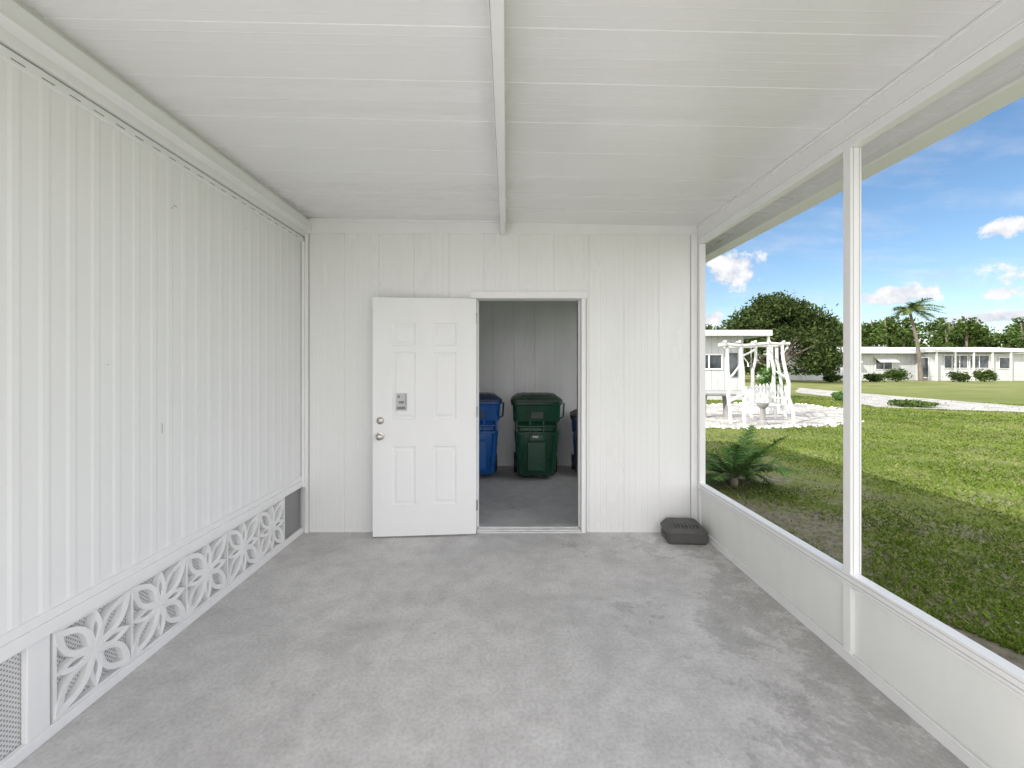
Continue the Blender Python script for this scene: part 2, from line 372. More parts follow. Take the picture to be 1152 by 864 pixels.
m=MB(); m.box((XL+.03,YB-.02,0),(XL+.055,YB-.0005,2.60)); m.box((XR-.055,YB-.012,0),(XR-.001,YB-.0005,2.60)); m.build('corner_trim',[M_trim],sh,.002)
m=MB(); m.box((XR-.0595,YB-.004,0),(XR-.0555,YB-.0004,2.59)); m.box((XL+.0555,YB-.003,0),(XL+.058,YB-.0004,2.60)); m.build('corner_edge_lines',[M_seam],sh)  # thin gray lines beside the corner trims
m=MB()
m.box((DX0-.045,YB-.018,0),(DX0-.002,YB+.0125,DZ+.002)); m.box((DX1+.002,YB-.018,0),(DX1+.040,YB+.0125,DZ+.002)); m.box((DX0-.055,YB-.022,DZ+.003),(DX1+.05,YB+.0125,DZ+.062))
m.box((DX0-.031,YB+.0128,.0),(DX0,YB+.12,DZ)); m.box((DX1,YB+.0128,0),(DX1+.031,YB+.12,DZ)); m.box((DX0,YB+.0128,DZ-.0),(DX1,YB+.12,DZ+.031))
m.box((DX0+.001,YB+.05,.0),(DX0+.014,YB+.12,DZ-.001)); m.box((DX1-.014,YB+.05,0),(DX1-.001,YB+.12,DZ-.001))
m.build('door_frame',[M_trim],sh,.003)
m=MB(); m.box((DX1+.0402,YB-.019,0),(DX1+.0435,YB-.001,DZ)); m.box((DX1-.0165,YB+.06,.03),(DX1-.0142,YB+.11,DZ-.01)); m.build('weatherstrip',[M_gray],sh)
m=MB(); m.box((DX0+.002,YB-.03,.001),(DX1-.002,YB+.05,.014)); m.box((DX0+.002,YB+.0,.014),(DX1-.002,YB+.02,.022)); m.box((DX0+.002,YB+.05,.001),(DX1-.002,YB+.13,.028)); m.build('threshold',[M_alu],sh,.002)
YC=6.25
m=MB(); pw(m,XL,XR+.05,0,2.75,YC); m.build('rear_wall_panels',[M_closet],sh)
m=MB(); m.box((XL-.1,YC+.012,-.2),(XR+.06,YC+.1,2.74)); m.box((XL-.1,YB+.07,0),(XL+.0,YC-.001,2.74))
W0,W1,WZ0,WZ1=3.95,6.05,.75,2.35  # unseen window opening, added to light the storage room
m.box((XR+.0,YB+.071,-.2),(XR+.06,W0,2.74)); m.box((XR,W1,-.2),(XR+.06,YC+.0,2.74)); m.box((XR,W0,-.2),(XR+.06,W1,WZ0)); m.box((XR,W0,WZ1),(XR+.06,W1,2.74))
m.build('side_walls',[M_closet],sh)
m=MB()
for a,b in (((XR-.01,W0-.04,WZ0-.04),(XR+.075,W0-.001,WZ1+.04)),((XR-.01,W1+.001,WZ0-.04),(XR+.075,W1+.04,WZ1+.04)),((XR-.01,W0,WZ0-.04),(XR+.075,W1,WZ0-.001)),((XR-.01,W0,WZ1+.001),(XR+.075,W1,WZ1+.04)),((XR+.02,W0,1.46),(XR+.04,W1,1.49))): m.box(a,b)
m.build('added_window_frame',[M_trim],sh,.002)  # frame of the added window
boxo('base_strip',(XL,YC-.02,.0),(XR,YC-.001,.05),M_closet,sh)

# ---------------------------------------------------------------- entry door
dr=empty('entry_door')
O=Vector((-.262,3.652,.014)); E=Vector((-1.125,3.583,.014)); U=(E-O).normalized(); Wd=(E-O).length; H=2.012
Nn=Vector((0,0,1)).cross(U).normalized()
if Nn.y>0: Nn=-Nn
def D(u,z,d): return O+U*u+Vector((0,0,z))-Nn*d
m=MB()
us=[0,.193*Wd,.42*Wd,.59*Wd,.815*Wd,Wd]
zs=[0,.262,.755,.985,1.555,1.605,1.80,H]
for i in range(5):
    for j in range(7):
        a,b,c,d=us[i],us[i+1],zs[j],zs[j+1]
        if i in (1,3) and j in (1,3,5):
            rings=[(0,0),(.010,.007),(.022,.007),(.040,.002)]
            vs=[]
            for ins,dep in rings: vs+=[D(a+ins,c+ins,dep),D(b-ins,c+ins,dep),D(b-ins,d-ins,dep),D(a+ins,d-ins,dep)]
            fs=[(4*r+k,4*r+(k+1)%4,4*r+4+(k+1)%4,4*r+4+k) for r in range(3) for k in range(4)]+[(12,13,14,15)]
            m.add(vs,fs)
        else: m.add([D(a,c,0),D(b,c,0),D(b,d,0),D(a,d,0)],[(0,1,2,3)])
c8=[D(0,0,0),D(Wd,0,0),D(Wd,H,0),D(0,H,0),D(0,0,.044),D(Wd,0,.044),D(Wd,H,.044),D(0,H,.044)]
m.add(c8,[(0,4,5,1),(1,5,6,2),(2,6,7,3),(3,7,4,0),(7,6,5,4)])
m.build('door_slab',[M_door],dr)
m=MB(); m.add([D(.0,-.012,.006),D(Wd,-.012,.006),D(Wd,.0,.006),D(0,0,.006),D(.0,-.012,.03),D(Wd,-.012,.03),D(Wd,.0,.03),D(0,0,.03)],[(0,1,2,3),(0,4,5,1),(1,5,6,2),(4,7,6,5)]); m.build('door_sweep',[M_gray],dr)
def revolve(mb,u,z,prof,n=20,mi=0):
    mb_v=[]
    for d,r in prof:
        for j in range(n):
            t=2*math.pi*j/n; mb_v.append(D(u+r*math.cos(t),z+r*math.sin(t),-d))
    fs=[(i*n+j,i*n+(j+1)%n,(i+1)*n+(j+1)%n,(i+1)*n+j) for i in range(len(prof)-1) for j in range(n)]+[tuple((len(prof)-1)*n+j for j in range(n))]
    mb.add(mb_v,fs,mi)
m=MB(); ku=Wd-.062
revolve(m,ku,.845,[(0,.034),(.006,.033),(.010,.014),(.028,.012),(.034,.022),(.045,.029),(.055,.027),(.062,.016)])
revolve(m,ku,.975,[(0,.031),(.010,.029),(.014,.024),(.016,.008),(.020,.007)])
m.build('knob_and_deadbolt',[M_nickel],dr,smooth=True)
m=MB()
for z in (.2,1.0,1.8): m.tube([D(-.008,z,-.002),D(-.008,z+.09,-.002)],.007,8)
m.build('hinges',[M_nickel],dr)
lb=MB(); uc=.725*Wd
def dbox(mb,u0,u1,z0,z1,d0,d1,mi=0):
    vs=[D(u0,z0,-d0),D(u1,z0,-d0),D(u1,z1,-d0),D(u0,z1,-d0),D(u0,z0,-d1),D(u1,z0,-d1),D(u1,z1,-d1),D(u0,z1,-d1)]
    mb.add(vs,[(0,3,2,1),(4,5,6,7),(0,1,5,4),(1,2,6,5),(2,3,7,6),(3,0,4,7)],mi)
dbox(lb,uc-.044,uc+.044,1.060,1.205,-.001,.010,0)
dbox(lb,uc-.030,uc+.034,1.072,1.092,.010,.018,1)
dbox(lb,uc-.022,uc+.022,1.12,1.14,.010,.014,1)
dbox(lb,uc-.040,uc-.035,1.11,1.195,.010,.012,1)
dbox(lb,uc+.012,uc+.030,1.165,1.19,.010,.013,1)
lb.build('latch_plate',[M_label,M_mid],dr,.002)

# ---------------------------------------------------------------- screened wall on the right
sc=empty('screen_wall')
m=MB(); X1=XR+.053
YS0=Y0
posts=[2.058,.35]
m.box((XR,YS0,.385),(X1,YB-.001,.437))
m.box((XR,YS0,.0),(X1,YB-.001,.05))
m.box((XR+.001,YS0,2.502),(X1-.001,YB-.001,2.551))
for p in posts:
    m.box((XR-.002,p,.0505),(X1-.001,p+.046,.3845)); m.box((XR-.002,p,.4375),(X1-.001,p+.046,2.5015))
m.box((XR+.001,YB-.047,.4375),(X1-.001,YB-.001,2.5015)); m.box((XR+.001,YB-.047,.0505),(X1-.001,YB-.001,.3845))
m.box((XR-.006,YS0,.375),(XR-.0005,YB-.002,.383)); m.box((XR-.006,YS0,.052),(XR-.0005,YB-.002,.060))
m.build('frame',[M_trim],sc,.0025)
boxo('kick_panel',(XR+.018,YS0,.0505),(XR+.03,YB-.05,.3845),M_kick,sc,0)
m=MB()
m.box((XR-.0015,YS0,.398),(XR-.0002,YB-.05,.402)); m.box((XR-.0015,YS0,.423),(XR-.0002,YB-.05,.4255))
for p in posts: m.box((XR+.010,p-.0012,.44),(XR+.0135,p-.0001,2.50)); m.box((XR+.040,p-.0012,.44),(XR+.043,p-.0001,2.50))
m.build('screen_spline',[M_label],sc)

# ---------------------------------------------------------------- rodent bait station
bs=empty('rodent_bait_station',(1.475,3.56,0)); bs.rotation_euler=(0,0,math.radians(-4))
m=MB(); m.loft([(.001,0,0,.150,.105,.02),(.02,0,0,.158,.112,.025),(.085,0,0,.155,.110,.025)],4)
m.loft([(.0855,0,0,.163,.117,.025),(.098,0,0,.163,.117,.025),(.145,0,.02,.125,.085,.03),(.153,0,.022,.105,.065,.03)],4)
for k in range(-3,4): m.box((k*.03-.004,-.09,.09),(k*.03+.004,.07,.156))
m.box((-.165,-.05,.03),(-.156,.05,.06)); m.box((.156,-.05,.03),(.165,.05,.06))
m.build('bait_box_shell',[M_bait],bs,.003)

# ---------------------------------------------------------------- wheeled bins
def bin_(name,loc,rot,mb_,ml,w=.62,d=.68,h=1.08):
    p=empty(name,loc); p.rotation_euler=(0,0,rot)
    hw_,hd=w/2,d/2
    m=MB()
    m.loft([(.05,0,.03,hw_*.74,hd*.66,.05),(.08,0,.02,hw_*.78,hd*.70,.05),(.62,0,0,hw_*.90,hd*.86,.06),(.64,0,0,hw_*.86,hd*.80,.06),(.74,0,0,hw_*.88,hd*.82,.06),(.76,0,0,hw_*.94,hd*.92,.06),(.96,0,0,hw_*.97,hd*.96,.06),(.965,0,0,hw_*1.02,hd*1.0,.06),(1.0,0,0,hw_*1.03,hd*1.01,.06)],5)
    m.build('body',[mb_],p,.004,True)
    m=MB()
    for sx in (-1,1):
        m.tube([(sx*hw_*.62,-hd*.70,.10),(sx*hw_*.70,-hd*.88,.60)],.018,6)
    m.box((-hw_*.36,-hd*.90,.14),(hw_*.36,-hd*.72,.50)); m.box((-hw_*.30,-hd*.95,.52),(hw_*.30,-hd*.80,.60))
    m.tube([(-hw_*.75,-hd*.93,.70),(hw_*.75,-hd*.93,.70)],.017,8)
    for sx in (-.8,-.27,.27,.8): m.box((sx*hw_-.012,-hd*.95,.63),(sx*hw_+.012,-hd*.78,.77))
    m.build('front_ribs',[mb_],p,.006)
    m=MB()
    m.loft([(1.001,0,-.01,hw_*1.05,hd*1.05,.07),(1.03,0,-.01,hw_*1.05,hd*1.05,.07),(1.045,0,-.01,hw_*.98,hd*.98,.07),(1.085,0,0,hw_*.80,hd*.80,.09),(1.095,0,0,hw_*.5,hd*.5,.09)],5)
    for sx in (-.5,-.18,.18,.5): m.box((sx*hw_-.03,-hd*.8,1.05),(sx*hw_+.03,hd*.7,1.092))
    m.build('lid',[ml],p,.004,True)
    m=MB(); m.tube([(-hw_*.8,hd+.06,1.02),(hw_*.8,hd+.06,1.02)],.017,8)
    for sx in (-.75,.75): m.box((sx*hw_-.02,hd*.95,.98),(sx*hw_+.02,hd+.06,1.02))
    m.tube([(hw_*1.0,-hd*.4,.99),(hw_*1.16,-hd*.4,.97),(hw_*1.12,-hd*.4,.80),(hw_*.98,-hd*.4,.78)],.012,6)
    m.build('handle',[ml],p,.003)
    m=MB()
    for sx in (-1,1):
        m.tube([(sx*hw_*.78,hd*.72,.135),(sx*(hw_*.78+.05),hd*.72,.135)],.135,20)
    m.tube([(-hw_*.8,hd*.72,.135),(hw_*.8,hd*.72,.135)],.012,8)
    m.build('wheels',[M_black],p,.006,True)
    m=MB(); m.box((-.07,-hd*.975,.80),(.08,-hd*.955,.88)); m.build('label_patch',[ml],p)
    m=MB(); m.box((-.05,-hd*.992,.56),(.02,-hd*.952,.585)); m.box((-.14,-hd*.74,1.0465),(.14,-hd*.70,1.052)); m.build('label_sticker',[M_label],p)
    return p
bin_('trash_bin',(.385,5.64,0),math.radians(-2),M_green,M_green2)
bin_('recycling_bin',(-.40,5.68,0),math.radians(6),M_blue,M_navy,.6,.62)
b3=bin_('recycling_bin.001',(1.13,5.78,0),math.radians(-8),M_navy,M_black,.54,.6); b3.scale=(.95,.95,.78)

# ---------------------------------------------------------------- ground
m=MB(); m.add([(-500,-500,GZ),(700,-500,GZ),(700,900,GZ),(-500,900,GZ)],[(0,1,2,3)]); m.build('lawn_ground',[M_ground])
n=360000
d=1.0+24*rng.random(n)**1.35; a=rng.uniform(-1.25,1.45,n)
x=1.80+d*np.cos(a); yv=2.0+d*np.sin(a)
bedc=[G(p,q) for p,q in ((780,456),(850,453),(905,455),(955,462),(957,474),(930,479),(860,481),(780,482))]
road=[G(p,q) for p,q in ((893,441),(938,447),(958,453),(985,458),(1080,461.5),(1152,464),(1420,471),(1420,461),(1152,457),(1060,450),(975,443),(900,436.5))]
def inpoly(x,y,poly):
    c=np.zeros(len(x),bool); k=len(poly)
    for i in range(k):
        x1,y1=poly[i][:2]; x2,y2=poly[i-1][:2]
        t=((y1>y)!=(y2>y))&(x<(x2-x1)*(y-y1)/(y2-y1+1e-9)+x1); c^=t
    return c
dens=np.zeros(n); pr=np.random.default_rng(3)
for o in range(22):
    f=pr.uniform(.6,7); t=pr.uniform(0,6.28); ph=pr.uniform(0,6.28); dens+=np.sin(f*(x*np.cos(t)+yv*np.sin(t))+ph+1.2*np.sin(f*.6*(yv*np.cos(t)-x*np.sin(t))))/f**.4
dens/=dens.std()
near=np.clip((x-1.7)/4.5,0,1)
prob=np.clip(.28+.55*near+dens*(.32-.10*near),.04,1)
prob=np.where((inpoly(x,yv,bedc))|(inpoly(x,yv,road)),.03,prob)
keep=(x>XR+.16)&~((yv<Y0-.3)&(x<3.25))&(rng.random(n)<prob)
x=x[keep];yv=yv[keep];dn=dens[keep];n=len(x)
dist=np.hypot(x,yv)
h=rng.uniform(.012,.034,n)*(1+.02*dist); w=rng.uniform(.0025,.005,n)*(1+dist*.2)
ang=rng.uniform(0,2*math.pi,n); lean=rng.uniform(.3,1.8,n)*h; la=rng.uniform(0,2*math.pi,n)
V=np.zeros((n,3,3))
V[:,0]=np.c_[x-np.cos(ang)*w,yv-np.sin(ang)*w,np.full(n,GZ)]
V[:,1]=np.c_[x+np.cos(ang)*w,yv+np.sin(ang)*w,np.full(n,GZ)]
V[:,2]=np.c_[x+np.cos(la)*lean,yv+np.sin(la)*lean,GZ+h]
fast('grass',V,3,[M_blade],np.clip(rng.normal(.48,.25,n)-.10*dn,0,1))
n=2600; x=rng.uniform(1.85,6.0,n); yv=rng.uniform(.8,8,n); P=np.c_[x,yv,GZ+rng.uniform(.008,.03,n)]
s=rng.uniform(.008,.02,n)[:,None]; t=rng.uniform(0,6.28,n); A=np.c_[np.cos(t),np.sin(t),rng.uniform(-.3,.3,n)]; B=np.c_[-np.sin(t),np.cos(t),rng.uniform(-.3,.3,n)]
M_litter=leafmat('dry_leaves',(0.08,0.06,0.035),(0.17,0.13,0.08),(0.36,0.31,0.24),.1)
fast('fallen_leaves',np.stack([P-A*s,P-B*s*.5,P+A*s,P+B*s*.5],axis=1),4,[M_litter],rng.random(n))
def sheet(name,poly,mat,z,sub=8,j_=.12):
    pts=[]; k=len(poly)
    for i in range(k):
        a=Vector(poly[i][:2]); b=Vector(poly[(i+1)%k][:2])
        for j in range(sub):
            p=a.lerp(b,j/sub); p+=Vector((random.uniform(-j_,j_),random.uniform(-j_,j_))); pts.append((p.x,p.y,z))
    m=MB(); m.add(pts,[tuple(range(len(pts)))]); return m.build(name,[mat])
sheet('gravel_bed',bedc,M_grav,GZ+.012)
sheet('gravel_road',road,M_road,GZ+.008)
m=MB()
for i in range(240):
    k=random.randrange(len(bedc)-1); a=Vector(bedc[k]); b=Vector(bedc[k+1]); p=a.lerp(b,random.random()); r=random.uniform(.02,.055)
    p+=Vector((random.gauss(0,.12),random.gauss(0,.12),0))
    m.loft([(GZ,p.x,p.y,r,r*.8,r*.5),(GZ+r*.6,p.x,p.y,r*.9,r*.75,r*.5),(GZ+r,p.x,p.y,r*.4,r*.4,r*.3)],3)
m.build('border_stones',[M_log])

# ---------------------------------------------------------------- foliage helpers
def leafquads(P,size):
    n=len(P); a=rng.normal(size=(n,3)); a/=np.linalg.norm(a,axis=1)[:,None]
    b=rng.normal(size=(n,3)); b-=a*(a*b).sum(1)[:,None]; b/=np.linalg.norm(b,axis=1)[:,None]
    s=size*rng.uniform(.5,1.3,n)[:,None]
    return np.stack([P-a*s,P-b*s*.45,P+a*s,P+b*s*.45],axis=1)
def crown(cl,per,size,shell=.5):
    P=[]
    for (c,r) in cl:
        k=int(per*(r[0]*r[2])/ (cl[0][1][0]*cl[0][1][2]))
        d=rng.normal(size=(k,3)); d/=np.linalg.norm(d,axis=1)[:,None]
        rad=(shell+(1-shell)*rng.random(k))*(1+.2*rng.normal(size=k))
        P.append(np.array(c)+d*rad[:,None]*np.array(r))
    return np.concatenate(P)
def tree(name,base,H,R,mat,leaf,nclump,per,low=.35,trunk=.35,seed=1,squash=.8):
    r=random.Random(seed); p=empty(name,base)
    cl=[]
    for i in range(nclump):
        t=r.random(); zz=low+(1-low)*t**.8
        prof=math.sin(math.pi*min(1,(zz-low)/(1-low)*.75+.22))
        a=r.uniform(0,2*math.pi); q=R*prof*math.sqrt(r.random())*.95
        cr=R*r.uniform(.11,.26)
        cl.append(((q*math.cos(a),q*math.sin(a),H*zz-cr*.4),(cr,cr,cr*squash)))
    m=MB(); top=H*low*1.1
    m.tube([(0,0,-.1),(r.uniform(-.1,.1),0,top*.5),(r.uniform(-.3,.3),r.uniform(-.2,.2),top)],[trunk,trunk*.75,trunk*.6],10)
    for c,_ in cl[:max(6,nclump//3)]:
        a=Vector((0,0,top*r.uniform(.6,1))); b=Vector(c); mid=a.lerp(b,.5)+Vector((r.uniform(-.3,.3),r.uniform(-.3,.3),.2))
        m.tube([a,mid,b],[trunk*.4,trunk*.22,trunk*.08],6)
    m.build('trunk_and_limbs',[M_bark],p,smooth=True)
    P=crown(cl,per,leaf); P=P[P[:,2]>H*low*.6]
    fast('crown',leafquads(P,leaf),4,[mat],rng.random(len(P)),p)
    return p
tree('oak_tree',(28.2,45,GZ),9.0,6.6,M_oak,.20,90,380,.14,.45,3)
tree('oak_tree.001',(34.6,60,GZ),6.5,3.2,M_oak,.24,20,400,.2,.3,5)
tl=empty('tree_line'); cl=[]; r=random.Random(11)
tr=MB()
xs_=[-70+i*3.4 for i in range(36)]+[52+i*1.5 for i in range(64)]
for xb_ in xs_:
    xx=xb_+r.uniform(-1.5,1.5); yy=r.uniform(76,94); Ht=r.uniform(8.5,12)
    tr.tube([(xx,yy,GZ),(xx+.3,yy,Ht*.6),(xx,yy,Ht*.9)],[.3,.2,.08],6)
    for j in range(10):
        cr=r.uniform(.8,2.0); cl.append(((xx+r.uniform(-2.6,2.6),yy+r.uniform(-2,2),Ht*r.uniform(.15,.98)-cr*.3),(cr,cr,cr*.75)))
cl.insert(0,((0,90,3),(1.6,1.6,1.2)))
P=crown(cl,130,.4); fast('foliage_mass',leafquads(P,.4),4,[M_far],rng.random(len(P)),tl); tr.build('trunks',[M_bark],tl)

def frond(mb,base,az,L,rise,droop,leafn,leafl,wind=(0,0,0),lw=.035,rr=.02):
    pts=[];d=Vector((math.cos(az),math.sin(az),0)); side=Vector((-math.sin(az),math.cos(az),0))
    for i in range(11):
        t=i/10; p=Vector(base)+d*(L*t*(1-.15*t))+Vector((0,0,rise*t-droop*t*t))+Vector(wind)*(t*t); pts.append(p)
    mb.tube(pts,[rr*(1-.8*i/10) for i in range(11)],5)
    T=[]
    for i in range(leafn):
        t=.12+.88*i/leafn; k=min(9,int(t*10)); f=t*10-k; p=pts[k].lerp(pts[k+1],f); tan=(pts[k+1]-pts[k]).normalized()
        l=leafl*math.sin(math.pi*min(1,t*.85+.12))**.6
        for sg in (1,-1):
            dr_=(side*sg+tan*.7+Vector((0,0,random.uniform(-.35,.15)))+Vector(wind)*.15).normalized()
            e=p+dr_*l; T+=[p-tan*lw*.5,p+tan*lw*.5,e]
    return T
pt=empty('palm_tree',((1036-570)/480*46,46,GZ))
m=MB(); Hh=7.6
m.tube([(0,0,0),(-.15,0,Hh*.3),(-.45,0,Hh*.6),(-.95,0,Hh*.85),(-1.2,0,Hh)],[.24,.18,.15,.13,.12],10)
T=[]
rr_=random.Random(4)
for i in range(24):
    az=i*2.399; L=rr_.uniform(1.9,2.6); T+=frond(m,(-1.2,0,Hh),az,L,rr_.uniform(.4,2.3),rr_.uniform(.9,2.2),36,.75,(.9,0,.1),.09,.03)
m.build('trunk',[M_bark],pt,smooth=True)
V=np.array([tuple(q) for q in T]); fast('fronds',V,3,[M_palm],rng.random(len(V)//3),pt)

sg=empty('sago_palm',(2.95,5.55,GZ)); m=MB(); T=[]
m.tube([(0,0,0),(0,0,.06),(0,0,.12)],[.05,.06,.03],10)
for i in range(30):
    az=i*2.399+.3; T+=frond(m,(0,0,.08),az,rr_.uniform(.6,.9),rr_.uniform(.35,1.0),rr_.uniform(.3,.8),46,.17,(0,0,0),.022,.007)
m.build('stem',[M_bark],sg,smooth=True)
V=np.array([tuple(q) for q in T]); fast('fronds',V,3,[M_sago],rng.random(len(V)//3),sg)

def shrub(name,loc,R,H,mat=M_oak,per=500,leaf=.09,seed=0):
    r=random.Random(seed); p=empty(name,loc)
    cl=[((0,0,H*.5),(R*.8,R*.8,H*.5))]+[((r.uniform(-.6,.6)*R,r.uniform(-.6,.6)*R,H*r.uniform(.35,.8)),(R*.4,R*.4,H*.28)) for _ in range(9)]
    m=MB()
    for i in range(6): m.tube([(0,0,0),(r.uniform(-.5,.5)*R,r.uniform(-.5,.5)*R,H*.6)],[.03,.01],5)
    m.build('stems',[M_bark],p)
    P=crown(cl,per,leaf); P=P[P[:,2]>.02]; fast('leaves',leafquads(P,leaf),4,[mat],rng.random(len(P)),p)
i=0
for px,py,R,H in ((1080,424,.95,1.0),(1108,424,.8,1.25),(985,420,1.0,.9),(1010,419,1.1,1.3),(935,418,.9,.8)):
    g=((px-570)/480*44,44,GZ); shrub('shrub' if i==0 else 'shrub.%03d'%i,g,R,H,M_far if i%2 else M_oak,500,.12,i); i+=1
g=G(1028,458); shrub('shrub.%03d'%i,(g[0],g[1]+.2,GZ),.75,.25,M_far,500,.06,9); i+=1
g=G(945,451); shrub('shrub.%03d'%i,(g[0],g[1],GZ),.3,.45,M_sago,300,.05,12); i+=1
g=G(867,455); shrub('shrub.%03d'%i,(g[0],g[1],GZ),.5,1.6,M_sago,500,.08,14); i+=1

# ---------------------------------------------------------------- neighbour homes
def ribwall(mb,x0,x1,y,z0,z1,p=.3,mi=0):
    u=x0
    while u<x1-.01:
        mb.box((u+.02,y,z0),(min(u+p-.0,x1),y+.02,z1),mi); u+=p
def window(mb,x0,x1,y,z0,z1,panes=2):
    mb.box((x0-.06,y-.05,z0-.06),(x1+.06,y-.001,z0),0); mb.box((x0-.06,y-.05,z1),(x1+.06,y-.001,z1+.06),0)
    mb.box((x0-.06,y-.05,z0),(x0,y-.001,z1),0); mb.box((x1,y-.05,z0),(x1+.06,y-.001,z1),0)
    for k in range(1,panes):
        xx=x0+(x1-x0)*k/panes; mb.box((xx-.03,y-.048,z0),(xx+.03,y-.001,z1),0)
    mb.box((x0,y-.015,z0),(x1,y-.003,z1),1)
hA=empty('white_mobile_home'); m=MB()
YA=20.0
m.box((-6,YA+.02,GZ),(11.1,YA+12,2.95),0); ribwall(m,-6,11.1,YA,.35,2.9,.3,0); m.build('walls',[M_hw],hA)
m=MB(); m.box((-6.3,YA-.7,2.96),(12.0,YA+12.3,3.10)); m.box((-6.3,YA-.72,2.86),(12.02,YA-.6,3.12)); m.box((11.9,YA-.6,2.86),(12.02,YA+12.3,3.12)); m.build('roof',[M_roofw],hA,.01)
m=MB(); window(m,8.3,10.05,YA-.0,1.38,2.0,3); window(m,3.2,5,YA,1.2,2.2,2); m.box((10.4,YA-.06,1.0),(10.8,YA-.002,2.1),1); m.build('windows',[M_trim,M_glass],hA)
m=MB(); 
for yy in (YA-.6,YA+5,YA+11.5): m.box((11.88,yy,GZ),(11.97,yy+.09,2.95))
m.build('posts',[M_trim],hA)
boxo('skirting',(-6,YA-.012,GZ),(11.1,YA-.001,.33),M_label,hA)

hB=empty('white_mobile_home.001'); YH=50.0; m=MB()
def XP(px,Y=YH): return (px-570)/480*Y
x0_,x1_=XP(902),XP(1150)
m.box((x0_,YH+.02,GZ),(XP(1030),YH+9,3.0)); m.box((XP(1030),YH-1.5,GZ),(x1_,YH+9,3.0)); ribwall(m,x0_,XP(1030)-.05,YH,.5,2.9,.4); ribwall(m,XP(1030,YH-1.5)+.3,x1_,YH-1.52,.4,1.5,.4)
m.build('walls',[M_hw],hB)
m=MB(); m.box((x0_-.6,YH-1.0,3.02),(XP(1030),YH+9.5,3.22)); m.box((XP(1030)-.4,YH-2.3,3.12),(x1_+.8,YH+9.5,3.38)); 
m.add([(x0_-.6,YH-1,3.22),(x0_-.6,YH+9.5,3.22),(x0_-.6,YH+4,4.0),(XP(1030),YH-1,3.22),(XP(1030),YH+9.5,3.22),(XP(1030),YH+4,4.0)],[(0,3,5,2),(1,2,5,4),(0,2,1),(3,4,5)])
m.add([(XP(1030)-.4,YH-2.3,3.38),(XP(1030)-.4,YH+9.5,3.38),(XP(1030)-.4,YH+4,3.95),(x1_+.8,YH-2.3,3.38),(x1_+.8,YH+9.5,3.38),(x1_+.8,YH+4,3.95)],[(0,3,5,2),(1,2,5,4),(0,2,1),(3,4,5)])
m.build('roof',[M_roofw],hB)
m=MB(); yw=YH-1.55
for a,b,k in ((1062,1088,3),(1091,1112,2)): window(m,XP(a,yw),XP(b,yw),yw,1.35,2.75,k)
window(m,XP(1124,yw),XP(1136,yw),yw,1.3,2.5,1)
window(m,XP(950),XP(962),YH-.02,1.2,2.3,2); window(m,XP(985),XP(1003),YH-.02,1.2,2.4,2); window(m,XP(915),XP(926),YH-.02,1.2,2.3,1); window(m,XP(1036,yw),XP(1044,yw),yw,.3,2.5,1)
m.build('windows',[M_trim,M_glass],hB)
m=MB()
for a in (950,985):
    b=a+18 if a>960 else a+12
    m.add([(XP(a)-.2,YH-.02,2.6),(XP(b)+.2,YH-.02,2.6),(XP(b)+.2,YH-.9,2.0),(XP(a)-.2,YH-.9,2.0)],[(0,1,2,3)])
for a in range(1032,1155,20): m.box((XP(a),YH-2.25,GZ),(XP(a)+.12,YH-2.1,3.12))
m.build('awnings_and_posts',[M_roofw],hB)
boxo('skirting',(x0_,YH-.012,GZ),(XP(1030)-.01,YH+.01,.45),M_label,hB)
hC=empty('white_mobile_home.002'); m=MB(); m.box((64,46,GZ),(82,54,3.0)); ribwall(m,64,82,45.97,.4,2.9,.4); m.build('walls',[M_hw],hC)
m=MB(); m.box((63.4,45.2,3.0),(82.6,54.6,3.3)); m.build('roof',[M_roofw],hC)
m=MB(); window(m,66,69,45.95,1.2,2.4,3); window(m,73,75,45.95,1.2,2.4,2); m.build('windows',[M_trim,M_glass],hC)

# ---------------------------------------------------------------- garden swing of crooked white logs
gs=empty('garden_swing'); m=MB(); r=random.Random(21)
def log(a,b,r0,r1,j=.05,k=6):
    a=Vector(a);b=Vector(b);pts=[]
    for i in range(k+1):
        p=a.lerp(b,i/k)
        if 0<i<k: p+=Vector((r.gauss(0,j),r.gauss(0,j),r.gauss(0,j*.4)))
        pts.append(p)
    m.tube(pts,[r0+(r1-r0)*i/k+r.uniform(-.006,.006) for i in range(k+1)],8)
YSn,YSf=11.6,12.9
zt=2.05
def PX(px,Y,z): return ((px-570)/480*Y,Y,z)
log(PX(822,YSn,GZ),PX(818,YSn,zt),.05,.04,.03); log(PX(838,YSn,GZ),PX(833,YSn,zt),.05,.04,.03); log(PX(893,YSn,GZ),PX(880,YSn,zt),.05,.04,.03)
log(PX(873,YSf,GZ),PX(868,YSf,zt),.05,.04,.03); log(PX(846,YSf,GZ),PX(850,YSf,zt),.05,.04,.03); log(PX(884,YSf,GZ),PX(874,YSf,zt),.045,.04,.03)
log(PX(808,YSn,zt-.02),PX(888,YSn,zt+.03),.05,.04,.03,8); log(PX(815,YSf,zt),PX(880,YSf,zt+.06),.05,.04,.03,8)
for a in (816,832,850,866,882): log(PX(a,YSn-.15,zt+.08),PX(a-4,YSf+.2,zt+.12),.032,.026,.02,4)
log(PX(833,YSn,1.7),PX(848,YSf,1.95),.03,.03,.02,3); log(PX(882,YSn,1.2),PX(874,YSf,1.3),.03,.03,.02,3)
log(PX(819,YSn,1.1),PX(836,YSn,1.6),.03,.025,.02,3); log(PX(820,YSn,.5),PX(837,YSn,.7),.03,.025,.02,3)
log(PX(833,YSn,2.0),PX(842,YSn,1.45),.022,.018,.03,4)
m.build('log_frame',[M_log],gs,smooth=True)
m=MB(); 
